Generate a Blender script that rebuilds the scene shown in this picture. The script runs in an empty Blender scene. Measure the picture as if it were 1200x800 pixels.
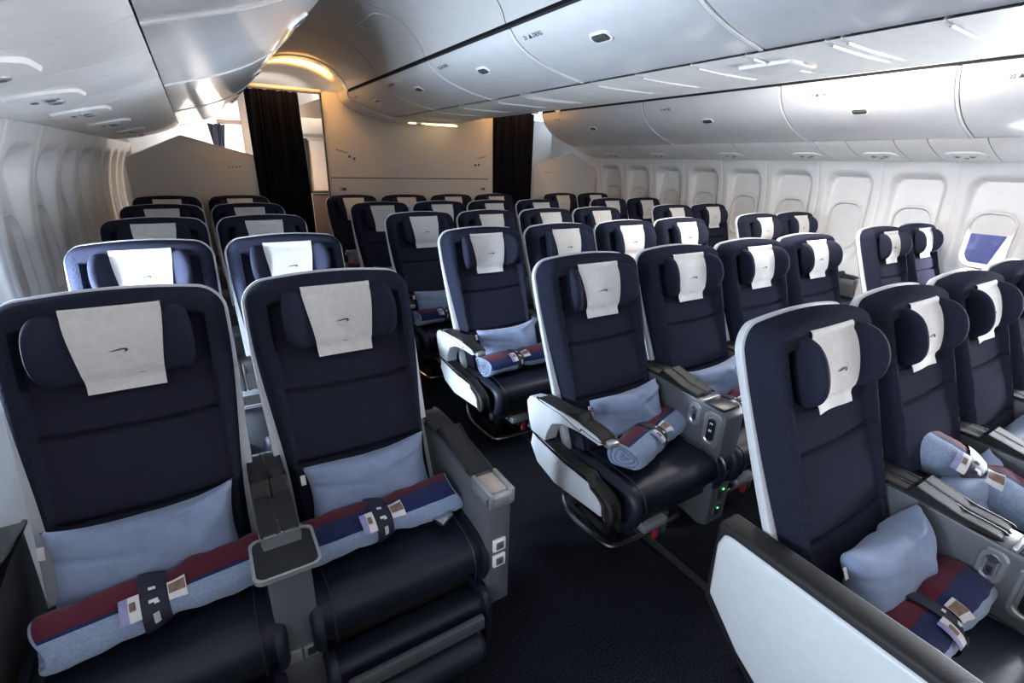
import bpy, bmesh, math, random
from math import sin, cos, pi, sqrt, radians
from mathutils import Vector, Matrix

random.seed(7)
scn = bpy.context.scene
COL = scn.collection

# ------------------------------------------------------------------ camera
cam_d = bpy.data.cameras.new('camera')
cam = bpy.data.objects.new('camera', cam_d)
COL.objects.link(cam)
cam_d.sensor_fit = 'HORIZONTAL'
cam_d.sensor_width = 36
cam_d.lens = 17.005
cam_d.clip_start = 0.02
cam_r = Vector((0.849606, -0.526744, 0.026663))
cam_u = Vector((0.160417, 0.306240, 0.938341))
cam_f = Vector((0.502430, 0.792943, -0.344682))
M3 = Matrix((cam_r, cam_u, -cam_f)).transposed()
cam.matrix_world = Matrix.Translation((-2.2546, 0, 1.55)) @ M3.to_4x4()
scn.camera = cam

# ------------------------------------------------------------------ world, exposure, lights
scn.view_settings.view_transform = 'Standard'
scn.view_settings.look = 'None'
scn.view_settings.gamma = 1
scn.view_settings.use_curve_mapping = False
scn.view_settings.exposure = 1.3
w = bpy.data.worlds.new('sky')
scn.world = w
w.use_nodes = True
bg = w.node_tree.nodes['Background']
bg.inputs['Color'].default_value = (0.72, 0.84, 1.0, 1)
bg.inputs['Strength'].default_value = 2.2


def area(name, loc, direction, sx, sy, power, color, spread=180):
    l = bpy.data.lights.new(name, 'AREA')
    l.shape = 'RECTANGLE'
    l.size, l.size_y = sx, sy
    l.energy = power
    l.color = color
    l.spread = radians(spread)
    o = bpy.data.objects.new(name, l)
    COL.objects.link(o)
    o.location = loc
    o.rotation_euler = Vector(direction).to_track_quat('-Z', 'Y').to_euler()
    return o


WIN0, WINP = 2.36, 0.533           # window pitch along the cabin
OPEN_LEFT = {0: 40, -1: 32, -4: 11, -5: 3}
OPEN_RIGHT = {-2: 40, -4: 26, -5: 26, -6: 26, -7: 26}
for k, e in OPEN_LEFT.items():     # daylight through the open window blinds
    area('daylight', (-3.07, WIN0 + WINP * k, 1.08), (1, 0, -0.05), 0.29, 0.42, e, (0.76, 0.87, 1.0))
for k, e in OPEN_RIGHT.items():
    area('daylight', (3.07, WIN0 + WINP * k, 1.08), (-1, 0, 0.35 if k < -2 else 0), 0.29, 0.42, e, (0.95, 0.96, 1.0), 115 if k < -2 else 180)
# added warm fill behind the camera, no door stands here
area('front_fill', (-0.2, -2.12, 1.15), (0.15, 1, 0), 1.3, 1.6, 3, (1.0, 0.80, 0.66))
# added fill hidden over the right aisle, brightens right wall and bins
area('aisle_fill', (1.25, 1.75, 2.37), (0.55, 0, -1), 0.16, 2.0, 46, (1.0, 0.94, 0.89))
area('front_fill_warm', (0.6, -1.0, 2.3), (0.1, 0.85, -0.6), 0.5, 0.3, 5, (1.0, 0.66, 0.40))  # added warm fill, tints the nearest middle headrest covers
# lamps of the cross aisle behind the curtains, plus an added fill
area('cove_lamp_warm', (-1.33, 5.62, 2.21), (0.0, 0.0, 1), 0.6, 0.12, 7, (1.0, 0.50, 0.15), 130)
area('cove_lamp_warm', (1.33, 5.62, 2.21), (0.0, 0.0, 1), 0.6, 0.12, 7, (1.0, 0.50, 0.15), 130)
area('rear_panel_fill', (-1.80, 6.75, 1.7), (0.15, 1, 0.05), 0.4, 0.6, 12, (1.0, 0.92, 0.84))  # added lamp that whitens the left rear panel, no door modelled
area('rear_ceiling_lamp', (-0.6, 6.7, 2.30), (0, 0, -1), 1.2, 0.3, 10, (1.0, 0.72, 0.45))

# ------------------------------------------------------------------ materials
MATS = {}


def nd(nt, t, **kw):
    n = nt.nodes.new(t)
    for k, v in kw.items():
        setattr(n, k, v)
    return n


def mat(name, col, rough=0.5, metal=0.0, noise=0.0, nscale=40, bump=0.0, bscale=300, spec=0.5, coat=0.0, sheen=0.0, btype='noise', emit=None):
    m = bpy.data.materials.new(name)
    m.use_nodes = True
    nt = m.node_tree
    b = nt.nodes['Principled BSDF']
    b.inputs['Base Color'].default_value = (*col, 1)
    b.inputs['Roughness'].default_value = rough
    b.inputs['Metallic'].default_value = metal
    b.inputs['Specular IOR Level'].default_value = spec
    b.inputs['Coat Weight'].default_value = coat
    b.inputs['Sheen Weight'].default_value = sheen
    tc = nd(nt, 'ShaderNodeTexCoord')
    if noise > 0:
        n = nd(nt, 'ShaderNodeTexNoise')
        n.inputs['Scale'].default_value = nscale
        n.inputs['Detail'].default_value = 4
        r = nd(nt, 'ShaderNodeValToRGB')
        r.color_ramp.elements[0].position = 0.3
        r.color_ramp.elements[1].position = 0.7
        r.color_ramp.elements[0].color = (*[c * (1 - noise) for c in col], 1)
        r.color_ramp.elements[1].color = (*[min(1, c * (1 + noise)) for c in col], 1)
        nt.links.new(tc.outputs['Object'], n.inputs['Vector'])
        nt.links.new(n.outputs['Fac'], r.inputs['Fac'])
        nt.links.new(r.outputs['Color'], b.inputs['Base Color'])
    if bump > 0:
        if btype == 'voronoi':
            n2 = nd(nt, 'ShaderNodeTexVoronoi')
            out = n2.outputs['Distance']
        else:
            n2 = nd(nt, 'ShaderNodeTexNoise')
            out = n2.outputs['Fac']
        n2.inputs['Scale'].default_value = bscale
        bp = nd(nt, 'ShaderNodeBump')
        bp.inputs['Strength'].default_value = bump
        bp.inputs['Distance'].default_value = 0.002
        nt.links.new(tc.outputs['Object'], n2.inputs['Vector'])
        nt.links.new(out, bp.inputs['Height'])
        nt.links.new(bp.outputs['Normal'], b.inputs['Normal'])
    if emit:
        b.inputs['Emission Color'].default_value = (*emit[:3], 1)
        b.inputs['Emission Strength'].default_value = emit[3]
    MATS[name] = m
    return m


mat('navy_fabric', (0.023, 0.024, 0.040), 1.0, noise=0.22, nscale=420, bump=0.5, bscale=260, spec=0.01, btype='voronoi')
mat('navy_bolster', (0.022, 0.025, 0.042), 1.0, noise=0.25, nscale=300, bump=0.8, bscale=170, spec=0.01, btype='voronoi')
mat('slate_headrest', (0.023, 0.026, 0.044), 0.8, noise=0.22, nscale=380, bump=0.35, bscale=300, spec=0.05)
mat('navy_leather', (0.007, 0.009, 0.021), 0.48, noise=0.2, nscale=90, bump=0.25, bscale=220, spec=0.45)
mat('paper_cloth', (0.72, 0.70, 0.68), 0.9, noise=0.05, nscale=60, bump=0.4, bscale=90, spec=0.1)
mat('emblem_ink', (0.03, 0.04, 0.13), 0.7)
mat('shell_white', (0.66, 0.69, 0.73), 0.35, noise=0.03, nscale=30, spec=0.5)
mat('grey_plastic', (0.11, 0.118, 0.132), 0.42, noise=0.1, nscale=250, bump=0.15, bscale=400, metal=0.15)
mat('dark_grey_plastic', (0.065, 0.068, 0.075), 0.45, noise=0.12, nscale=200, bump=0.15, bscale=400)
mat('silver_plastic', (0.50, 0.51, 0.53), 0.32, metal=0.7, noise=0.05, nscale=120)
mat('black_pad', (0.012, 0.011, 0.012), 0.62, noise=0.2, nscale=150, bump=0.2, bscale=350)
mat('black_gloss', (0.012, 0.012, 0.013), 0.35, noise=0.2, nscale=60)
mat('chrome', (0.55, 0.55, 0.56), 0.25, metal=1.0, noise=0.05, nscale=80)
mat('dark_metal', (0.05, 0.05, 0.055), 0.4, metal=0.8, noise=0.1, nscale=80)
mat('red_strap', (0.25, 0.012, 0.015), 0.7, noise=0.2, nscale=200)
mat('pillow_cloth', (0.23, 0.29, 0.44), 0.75, noise=0.08, nscale=25, bump=0.25, bscale=40, spec=0.3, sheen=0.2)
mat('blanket_blue', (0.25, 0.32, 0.46), 0.9, noise=0.15, nscale=160, bump=0.7, bscale=190, sheen=0.3, spec=0.15)
mat('blanket_navy', (0.014, 0.022, 0.085), 0.9, noise=0.2, nscale=160, bump=0.7, bscale=190, sheen=0.15, spec=0.15)
mat('blanket_red', (0.10, 0.010, 0.026), 0.9, noise=0.2, nscale=160, bump=0.7, bscale=190, sheen=0.15, spec=0.15)
mat('band_navy', (0.012, 0.014, 0.035), 0.6, noise=0.15, nscale=50)
mat('card_white', (0.72, 0.70, 0.70), 0.6, noise=0.03, nscale=40)
mat('card_lilac', (0.28, 0.28, 0.50), 0.6, noise=0.1, nscale=40)
mat('card_brown', (0.20, 0.12, 0.09), 0.6, noise=0.4, nscale=60)
mat('print_white', (0.75, 0.76, 0.8), 0.6)
mat('panel_white', (0.70, 0.69, 0.68), 0.42, noise=0.03, nscale=15, bump=0.08, bscale=500)
mat('bin_white', (0.64, 0.645, 0.66), 0.24, noise=0.025, nscale=10, bump=0.03, bscale=30, spec=0.5, coat=0.3)
mat('bin_trim', (0.78, 0.77, 0.75), 0.3, noise=0.02, nscale=20)
mat('psu_white', (0.82, 0.81, 0.79), 0.35, noise=0.03, nscale=20)
mat('seam_dark', (0.012, 0.012, 0.014), 0.7, noise=0.1, nscale=50)
mat('latch_grey', (0.07, 0.075, 0.08), 0.3, noise=0.1, nscale=50)
mat('ceiling_white', (0.48, 0.475, 0.47), 0.5, noise=0.03, nscale=12, bump=0.05, bscale=300)
mat('bulkhead_grey', (0.64, 0.62, 0.60), 0.55, noise=0.05, nscale=120, bump=0.15, bscale=350)
mat('curtain_navy', (0.005, 0.006, 0.011), 0.9, noise=0.2, nscale=120, bump=0.4, bscale=220, spec=0.1)
mat('shade_white', (0.66, 0.65, 0.64), 0.5, noise=0.03, nscale=20)
mat('carpet', (0.010, 0.011, 0.016), 0.95, noise=0.95, nscale=150, bump=1.0, bscale=300, spec=0.1)
mat('rubber', (0.012, 0.012, 0.014), 0.7, noise=0.1, nscale=60)
mat('beige_panel', (0.55, 0.46, 0.40), 0.5, noise=0.04, nscale=30)
mat('brown_fabric', (0.06, 0.035, 0.028), 0.8, noise=0.2, nscale=200, bump=0.3, bscale=240)
mat('green_led', (0.02, 0.3, 0.05), 0.4, emit=(0.1, 1.0, 0.2, 1.5))
mat('warm_led', (0.9, 0.6, 0.3), 0.4, emit=(1.0, 0.68, 0.32, 1.6))
mat('apron_concrete', (0.35, 0.35, 0.34), 0.9, noise=0.2, nscale=2)
mat('building_blue', (0.045, 0.04, 0.12), 0.6, noise=0.2, nscale=1)
mat('building_white', (0.7, 0.72, 0.78), 0.6, noise=0.1, nscale=1)

# window pane: clear acrylic, transparent to light with a fresnel gloss
gm = bpy.data.materials.new('window_acrylic')
gm.use_nodes = True
nt = gm.node_tree
nt.nodes.clear()
o_ = nd(nt, 'ShaderNodeOutputMaterial')
mx = nd(nt, 'ShaderNodeMixShader')
tr = nd(nt, 'ShaderNodeBsdfTransparent')
tr.inputs['Color'].default_value = (0.93, 0.95, 0.97, 1)
gl = nd(nt, 'ShaderNodeBsdfGlossy')
gl.inputs['Roughness'].default_value = 0.05
fr = nd(nt, 'ShaderNodeFresnel')
fr.inputs['IOR'].default_value = 1.45
nt.links.new(fr.outputs[0], mx.inputs[0])
nt.links.new(tr.outputs[0], mx.inputs[1])
nt.links.new(gl.outputs[0], mx.inputs[2])
nt.links.new(mx.outputs[0], o_.inputs[0])
MATS['window_acrylic'] = gm


# ------------------------------------------------------------------ mesh helpers
class MB:
    """collects vertices and faces of one mesh, with a material slot per face"""

    def __init__(s):
        s.v, s.f, s.m, s.slots = [], [], [], []

    def slot(s, m):
        if m not in s.slots:
            s.slots.append(m)
        return s.slots.index(m)

    def add(s, verts, faces, m, M=None):
        b = len(s.v)
        s.v += [tuple(M @ Vector(p)) for p in verts] if M is not None else [tuple(p) for p in verts]
        i = s.slot(m)
        for f in faces:
            s.f.append([b + k for k in f])
            s.m.append(i)
        return s

    def mesh(s, name, angle=35):
        me = bpy.data.meshes.new(name)
        me.from_pydata(s.v, [], s.f)
        for k in s.slots:
            me.materials.append(MATS[k])
        me.polygons.foreach_set('material_index', s.m)
        bm = bmesh.new()
        bm.from_mesh(me)
        bmesh.ops.remove_doubles(bm, verts=bm.verts, dist=1e-5)
        bmesh.ops.recalc_face_normals(bm, faces=bm.faces)
        bm.to_mesh(me)
        bm.free()
        me.polygons.foreach_set('use_smooth', [True] * len(me.polygons))
        me.set_sharp_from_angle(angle=radians(angle))
        me.update()
        return me

    # --- shapes
    def box(s, c, size, m, r=0.0, seg=2, M=None):
        bm = bmesh.new()
        bmesh.ops.create_cube(bm, size=1)
        for v in bm.verts:
            v.co = Vector((v.co.x * size[0], v.co.y * size[1], v.co.z * size[2]))
        if r > 0:
            bmesh.ops.bevel(bm, geom=list(bm.edges), offset=r, segments=seg, affect='EDGES', profile=0.5)
        for v in bm.verts:
            v.co += Vector(c)
        s.bm(bm, m, M)
        return s

    def bm(s, bm, m, M=None):
        bm.verts.index_update()
        s.add([v.co[:] for v in bm.verts], [[v.index for v in f.verts] for f in bm.faces], m, M)
        bm.free()

    def prism(s, pts, x0, x1, m, r=0.0, seg=2, M=None):
        """closed polygon of (y, z) points extruded along x, edges rounded"""
        bm = bmesh.new()
        a = [bm.verts.new((x0, p[0], p[1])) for p in pts]
        b = [bm.verts.new((x1, p[0], p[1])) for p in pts]
        n = len(pts)
        bm.faces.new(a)
        bm.faces.new(b[::-1])
        for i in range(n):
            bm.faces.new((a[i], b[i], b[(i + 1) % n], a[(i + 1) % n]))
        bmesh.ops.recalc_face_normals(bm, faces=bm.faces)
        if r > 0:
            bmesh.ops.bevel(bm, geom=list(bm.edges), offset=r, segments=seg, affect='EDGES', profile=0.5, clamp_overlap=True)
        s.bm(bm, m, M)
        return s

    def puff(s, pts, hw, r, m, n=5, M=None):
        """rounded profile of (y, z) extruded to half width hw along x, its ends domed by r"""
        P = smooth_loop(pts, 2)
        cx = sum(p[0] for p in P) / len(P)
        cz = sum(p[1] for p in P) / len(P)
        secs = []
        for i in range(n + 1):
            a = pi / 2 * i / n
            secs.append((-hw + r * (1 - sin(a)), r * (1 - cos(a))))
        secs = secs + [(-x, k) for x, k in secs[::-1]]
        V, F = [], []
        N = len(P)
        for i, (x, k) in enumerate(secs):
            ins = r - sqrt(max(0, r * r - (r - (x + hw if x < 0 else hw - x)) ** 2)) if min(x + hw, hw - x) < r else 0
            for p in P:
                dy, dz = p[0] - cx, p[1] - cz
                L = sqrt(dy * dy + dz * dz) + 1e-9
                f = max(0.05, (L - ins)) / L
                V.append((x, cx + dy * f, cz + dz * f))
        for i in range(len(secs) - 1):
            for j in range(N):
                F.append([i * N + j, i * N + (j + 1) % N, (i + 1) * N + (j + 1) % N, (i + 1) * N + j])
        F.append(list(range(N))[::-1])
        F.append([(len(secs) - 1) * N + j for j in range(N)])
        s.add(V, F, m, M)
        return s

    def grid(s, fn, nu, nv, m, M=None, skip=None, mfn=None):
        V = [fn(i / nu, j / nv) for j in range(nv + 1) for i in range(nu + 1)]
        F = []
        W = nu + 1
        for j in range(nv):
            for i in range(nu):
                f = [j * W + i, j * W + i + 1, (j + 1) * W + i + 1, (j + 1) * W + i]
                if skip and skip((i + .5) / nu, (j + .5) / nv):
                    continue
                F.append(f)
        if mfn is None:
            s.add(V, F, m, M)
        else:
            b = len(s.v)
            s.v += [tuple(M @ Vector(p)) for p in V] if M is not None else [tuple(p) for p in V]
            for f in F:
                q = f[0]
                s.f.append([b + k for k in f])
                s.m.append(s.slot(mfn((q % W + .5) / nu, (q // W + .5) / nv)))
        return s

    def tube(s, path, r, m, n=8, closed=False, M=None):
        P = [Vector(p) for p in path]
        V, F = [], []
        N = len(P)
        up = None
        for i, p in enumerate(P):
            if closed:
                t = (P[(i + 1) % N] - P[i - 1])
            else:
                t = P[min(i + 1, N - 1)] - P[max(i - 1, 0)]
            t.normalize()
            if up is None:
                a = Vector((0, 0, 1)) if abs(t.z) < 0.9 else Vector((1, 0, 0))
                up = (a - t * a.dot(t)).normalized()
            else:
                up = (up - t * up.dot(t))
                if up.length < 1e-6:
                    up = t.orthogonal()
                up.normalize()
            side = t.cross(up)
            for k in range(n):
                an = 2 * pi * k / n
                V.append(p + up * (r * cos(an)) + side * (r * sin(an)))
        for i in range(N if closed else N - 1):
            for k in range(n):
                a, b = i * n, ((i + 1) % N) * n
                F.append([a + k, a + (k + 1) % n, b + (k + 1) % n, b + k])
        if not closed:
            F.append(list(range(n))[::-1])
            F.append([(N - 1) * n + k for k in range(n)])
        s.add(V, F, m, M)
        return s

    def disc(s, c, axis, r, h, m, n=16, M=None):
        a = Vector(axis).normalized()
        u = a.orthogonal().normalized()
        v = a.cross(u)
        c = Vector(c)
        V = []
        for rr, hh in ((r, 0), (r, h * .7), (r * .85, h)):
            for k in range(n):
                an = 2 * pi * k / n
                V.append(c + u * rr * cos(an) + v * rr * sin(an) + a * hh)
        F = []
        for i in range(2):
            for k in range(n):
                F.append([i * n + k, i * n + (k + 1) % n, (i + 1) * n + (k + 1) % n, (i + 1) * n + k])
        F.append([2 * n + k for k in range(n)])
        F.append([k for k in range(n)][::-1])
        s.add(V, F, m, M)
        return s


def smooth_loop(pts, it=2):
    P = [tuple(p) for p in pts]
    for _ in range(it):
        Q = []
        for i in range(len(P)):
            a, b = P[i], P[(i + 1) % len(P)]
            Q.append(tuple(.75 * x + .25 * y for x, y in zip(a, b)))
            Q.append(tuple(.25 * x + .75 * y for x, y in zip(a, b)))
        P = Q
    return P


def smooth_path(pts, it=2):
    P = [tuple(p) for p in pts]
    for _ in range(it):
        Q = [P[0]]
        for a, b in zip(P, P[1:]):
            Q.append(tuple(.75 * x + .25 * y for x, y in zip(a, b)))
            Q.append(tuple(.25 * x + .75 * y for x, y in zip(a, b)))
        Q.append(P[-1])
        P = Q
    return P


def rrect(hw, hh, r, n=5):
    out = []
    for cx, cy, a0 in ((hw - r, hh - r, 0), (-hw + r, hh - r, 90), (-hw + r, -hh + r, 180), (hw - r, -hh + r, 270)):
        for k in range(n + 1):
            a = radians(a0 + 90 * k / n)
            out.append((cx + r * cos(a), cy + r * sin(a)))
    return out


def sstep(a, b, x):
    t = max(0., min(1., (x - a) / (b - a)))
    return t * t * (3 - 2 * t)


def sdrr(x, y, hw, hh, r):
    qx, qy = abs(x) - hw + r, abs(y) - hh + r
    return sqrt(max(qx, 0) ** 2 + max(qy, 0) ** 2) + min(max(qx, qy), 0) - r


CACHE = {}


def cached(key, fn):
    if key not in CACHE:
        CACHE[key] = fn()
    return CACHE[key]


def obj(name, me, parent=None, loc=(0, 0, 0), rot=(0, 0, 0), label=None, kind=None):
    o = bpy.data.objects.new(name, me)
    COL.objects.link(o)
    o.location = loc
    o.rotation_euler = rot
    if parent:
        o.parent = parent
    if label:
        o['label'] = label
    if kind:
        o['kind'] = kind
    return o


def tag(o, label, cat, group=None):
    o['label'] = label
    o['category'] = cat
    if group:
        o['group'] = group
    return o


def thing(name, label, cat, loc=(0, 0, 0), rot=(0, 0, 0), group=None):
    return tag(obj(name, None, None, loc, rot), label, cat, group)


def struct(name, me, parent=None, loc=(0, 0, 0), rot=(0, 0, 0)):
    o = obj(name, me, parent, loc, rot)
    if parent is None:
        o['kind'] = 'structure'
    return o


# ------------------------------------------------------------------ fuselage shell
Y0, Y1 = -2.2, 8.0
YB = 5.78                       # partitions between the two cabins
fl = MB()
fl.box((0, (Y0 + Y1) / 2, -0.03), (5.9, Y1 - Y0, 0.06), 'carpet')
floor = struct('floor', fl.mesh('floor'))
for i, x in enumerate((-2.55, -1.86, -0.80, 0.80, 1.86, 2.55)):
    t_ = MB().box((x, 2.9, 0.004), (0.035, 5.6, 0.009), 'rubber', 0.003)
    struct('trim_%d' % (i + 1), t_.mesh('seat_track_cover'))


def lerp_prof(pts, z):
    for (x0, z0), (x1, z1) in zip(pts, pts[1:]):
        if z <= z1:
            t = (z - z0) / (z1 - z0)
            return x0 + (x1 - x0) * t
    return pts[-1][0]


WALLP = smooth_path([(2.76, 0), (2.86, .32), (2.915, .70), (2.935, 1.1), (2.90, 1.42), (2.80, 1.665)], 2)
ZT = 1.655


def wall_x(y, z):
    x = lerp_prof(WALLP, z)
    d = sdrr(y, z - 1.165, .205, .40, .11)
    k = 1 - sstep(-.045, .0, d)
    x = x + (max(x, 2.965) - x) * k
    d2 = sdrr(y, z - 1.08, .142, .212, .10)
    x += 0.035 * (1 - sstep(-.014, .002, d2))
    # soft channel at the joint between two panels
    x += 0.006 * (1 - sstep(0, .006, .2665 - abs(y)))
    return x


def wall_panel_mesh(sgn):
    b = MB()
    ys = 44
    zs = 72

    def f(u, v):
        y = (u - .5) * WINP
        z = v * ZT
        return (sgn * wall_x(y, z), y, z)
    b.grid(f, ys, zs, 'panel_white', skip=lambda u, v: sdrr((u - .5) * WINP, v * ZT - 1.08, .135, .205, .095) < -.012)
    return b.mesh('sidewall_panel', 50)


def window_frame_mesh(sgn):
    b = MB()
    V, F = [], []
    loops = [(.150, .220, .105, 2.962), (.146, .216, .102, 2.955), (.137, .207, .095, 2.955), (.130, .200, .09, 2.97), (.127, .197, .088, 3.02)]
    n = None
    for hw, hh, r, x in loops:
        L = rrect(hw, hh, r, 6)
        n = len(L)
        V += [(sgn * x, p[0], 1.08 + p[1]) for p in L]
    for i in range(len(loops) - 1):
        for k in range(n):
            F.append([i * n + k, i * n + (k + 1) % n, (i + 1) * n + (k + 1) % n, (i + 1) * n + k])
    b.add(V, F, 'shade_white')
    return b.mesh('window_frame', 50)


def slab_rr(hw, z0, z1, x, t, m, sgn, r=.085):
    """rounded pane, thickness t, standing in the window at |x|"""
    b = MB()
    L = [(p[0], max(z0 - 1.08, min(z1 - 1.08, p[1]))) for p in rrect(hw, .20, r, 6)]
    n = len(L)
    V = [(sgn * x, p[0], 1.08 + p[1]) for p in L] + [(sgn * (x + t), p[0], 1.08 + p[1]) for p in L]
    F = [list(range(n)), [n + k for k in range(n)][::-1]] + [[k, (k + 1) % n, n + (k + 1) % n, n + k] for k in range(n)]
    b.add(V, F, m)
    return b.mesh(m)


KMIN, KMAX = -8, 10
wn = 0
for side, sgn, opens in (('left', -1, OPEN_LEFT), ('right', 1, OPEN_RIGHT)):
    wall = struct('wall_' + side, None)
    pm = wall_panel_mesh(sgn)
    fm = window_frame_mesh(sgn)
    pane = slab_rr(.130, .88, 1.28, 3.005, .004, 'window_acrylic', sgn)
    shade = slab_rr(.130, .88, 1.28, 2.985, .006, 'shade_white', sgn)
    half = slab_rr(.130, 1.125, 1.28, 2.985, .006, 'shade_white', sgn)
    for k in range(KMIN, KMAX + 1):
        y = WIN0 + WINP * k
        obj('panel', pm, wall, (0, y, 0))
        wn += 1
        wo = struct('window_%d' % wn, fm, None, (0, y, 0))
        obj('pane', pane, wo)
        if k not in opens:
            obj('blind', shade, wo)
        elif sgn > 0 and k == -2:
            obj('blind', half, wo)
    # outer skin, so that daylight only comes in through the windows
    sk = MB()
    hb = []
    ya = WIN0 + WINP * (KMIN - .5)
    for k in range(KMIN, KMAX + 1):
        y = WIN0 + WINP * k
        c0, c1 = y - WINP / 2, y + WINP / 2
        sk.box((sgn * 3.03, y - .205, 1.08), (.01, WINP / 2 - .13 + .005, .42), 'shell_white') if False else None
        sk.box((sgn * 3.03, (c0 + y - .14) / 2, 1.08), (.012, y - .14 - c0, .44), 'shell_white')
        sk.box((sgn * 3.03, (c1 + y + .14) / 2, 1.08), (.012, c1 - y - .14, .44), 'shell_white')
    yb = WIN0 + WINP * (KMAX + .5)
    sk.box((sgn * 3.03, (ya + yb) / 2, .43), (.012, yb - ya, .86), 'shell_white')
    sk.box((sgn * 3.03, (ya + yb) / 2, 1.70), (.012, yb - ya, .80), 'shell_white')
    obj('outer_skin', sk.mesh('outer_skin'), wall)

# end walls of the modelled part of the fuselage
wf = MB().box((0, Y0 - .03, 1.25), (6.1, .06, 2.6), 'panel_white')
struct('wall_front', wf.mesh('wall_front'))
wb = MB().box((0, Y1 + .03, 1.25), (6.1, .06, 2.6), 'beige_panel')
struct('wall_back', wb.mesh('wall_back'))

# ceiling: aisle vaults and closed crown above the bins
AISLE = smooth_path([(-1.72, 2.19), (-1.66, 2.33), (-1.45, 2.42), (-1.2, 2.43), (-1.0, 2.37), (-.885, 2.25), (-.86, 2.185)], 2)
ceil = struct('ceiling', None)
CB = [-2.2, -.80, .25, 1.29, 2.34, 3.36, 4.38, 5.36]
for sgn in (-1, 1):
    for a, b_ in zip(CB, CB[1:]):
        m = MB()
        P = [(-x * sgn, z) if sgn > 0 else (x, z) for x, z in AISLE]
        n = len(P)
        V, F = [], []
        for yy in (a + .004, b_ - .004):
            for off in (0, .02):
                V += [(p[0], yy, p[1] + off) for p in P]
        for i in range(n - 1):
            F.append([i, i + 1, 2 * n + i + 1, 2 * n + i])
            F.append([n + i, n + i + 1, 3 * n + i + 1, 3 * n + i])
            F.append([i, i + 1, n + i + 1, n + i])
            F.append([2 * n + i, 2 * n + i + 1, 3 * n + i + 1, 3 * n + i])
        m.add(V, F, 'ceiling_white')
        obj('panel', m.mesh('aisle_ceiling_panel'), ceil)
    # crown beyond the arch, lit from the cove
    m = MB()
    m.grid(lambda u, v: ((-sgn if sgn > 0 else 1) * AISLE[int(round(u * (len(AISLE) - 1)))][0], 5.37 + v * 2.63, AISLE[int(round(u * (len(AISLE) - 1)))][1] + .05 * v), len(AISLE) - 1, 6, 'ceiling_white')
    obj('panel', m.mesh('rear_ceiling_panel'), ceil)
    # arch trim across the aisle
    m = MB()
    V, F = [], []
    n = len(AISLE)
    for dy, dz in ((-.05, .012), (-.05, -.012), (.0, -.03), (.05, -.012), (.05, .012)):
        V += [((-x * sgn if sgn > 0 else x), 5.36 + dy, z + dz) for x, z in AISLE]
    for i in range(4):
        for k in range(n - 1):
            F.append([i * n + k, i * n + k + 1, (i + 1) * n + k + 1, (i + 1) * n + k])
    m.add(V, F, 'bin_trim')
    obj('arch_trim', m.mesh('arch_trim'), ceil)
m = MB().box((0, 2.9, 2.56), (6.1, 10.4, .03), 'ceiling_white')
obj('crown', m.mesh('crown'), ceil)
# recessed emergency light outline on the aisle ceiling
m = MB()
m.tube([(-1.10 + p[0], 3.62 + p[1], 2.395 + .13 * (-p[0])) for p in rrect(.055, .20, .05, 5)], .004, 'panel_white', 6, closed=True)
obj('emergency_light', m.mesh('emergency_light'), ceil)

# ------------------------------------------------------------------ overhead bins
OUT = smooth_path([(1.745, 2.175), (1.775, 2.085), (1.87, 1.975), (2.04, 1.875), (2.30, 1.80)], 2)
CEN = smooth_path([(-.84, 2.165), (-.795, 2.11), (-.69, 2.055), (-.52, 2.005), (-.36, 1.978)], 2)


def bin_door(P, y0, y1, sgn, name):
    """curved door of real thickness with rounded ends"""
    b = MB()
    n = len(P)
    V, F = [], []
    C = Vector((sum(p[0] for p in P) / n, sum(p[1] for p in P) / n))
    secs = [(y0, .02), (y0, .004), (y0 + .004, 0), (y1 - .004, 0), (y1, .004), (y1, .02)]
    nr = []
    for i in range(n):
        t = Vector(P[min(i + 1, n - 1)]) - Vector(P[max(i - 1, 0)])
        nn = Vector((t[1], -t[0])).normalized()
        if nn[1] > 0:
            nn = -nn
        nr.append(nn)
    for yy, ins in secs:
        for p, nn in zip(P, nr):
            V.append((sgn * (p[0] - nn[0] * ins), yy, p[1] - nn[1] * ins))
    for i in range(len(secs) - 1):
        for k in range(n - 1):
            F.append([i * n + k, i * n + k + 1, (i + 1) * n + k + 1, (i + 1) * n + k])
    b.add(V, F, 'bin_white')
    return b.mesh(name, 40)


def bin_body(P, top, y0, y1, sgn, name):
    b = MB()
    poly = [(sgn * (p[0]), p[1] + .012) for p in P] + [(sgn * q[0], q[1]) for q in top]
    n = len(poly)
    V = [(p[0], y0 - .003, p[1]) for p in poly] + [(p[0], y1 + .003, p[1]) for p in poly]
    F = [list(range(n)), [n + k for k in range(n)][::-1]] + [[k, (k + 1) % n, n + (k + 1) % n, n + k] for k in range(n)]
    b.add(V, F, 'seam_dark')
    return b.mesh(name)


def edge_strip(P, y, sgn, wd, proud, m='bin_trim'):
    b = MB()
    n = len(P)
    V, F = [], []
    for dy, h in ((-wd / 2, -.004), (-wd / 2, proud), (wd / 2, proud), (wd / 2, -.004)):
        V += [(sgn * p[0], y + dy, p[1] - h) for p in P]
    for i in range(3):
        for k in range(n - 1):
            F.append([i * n + k, i * n + k + 1, (i + 1) * n + k + 1, (i + 1) * n + k])
    b.add(V, F, m)
    return b.mesh('end_trim')


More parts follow.
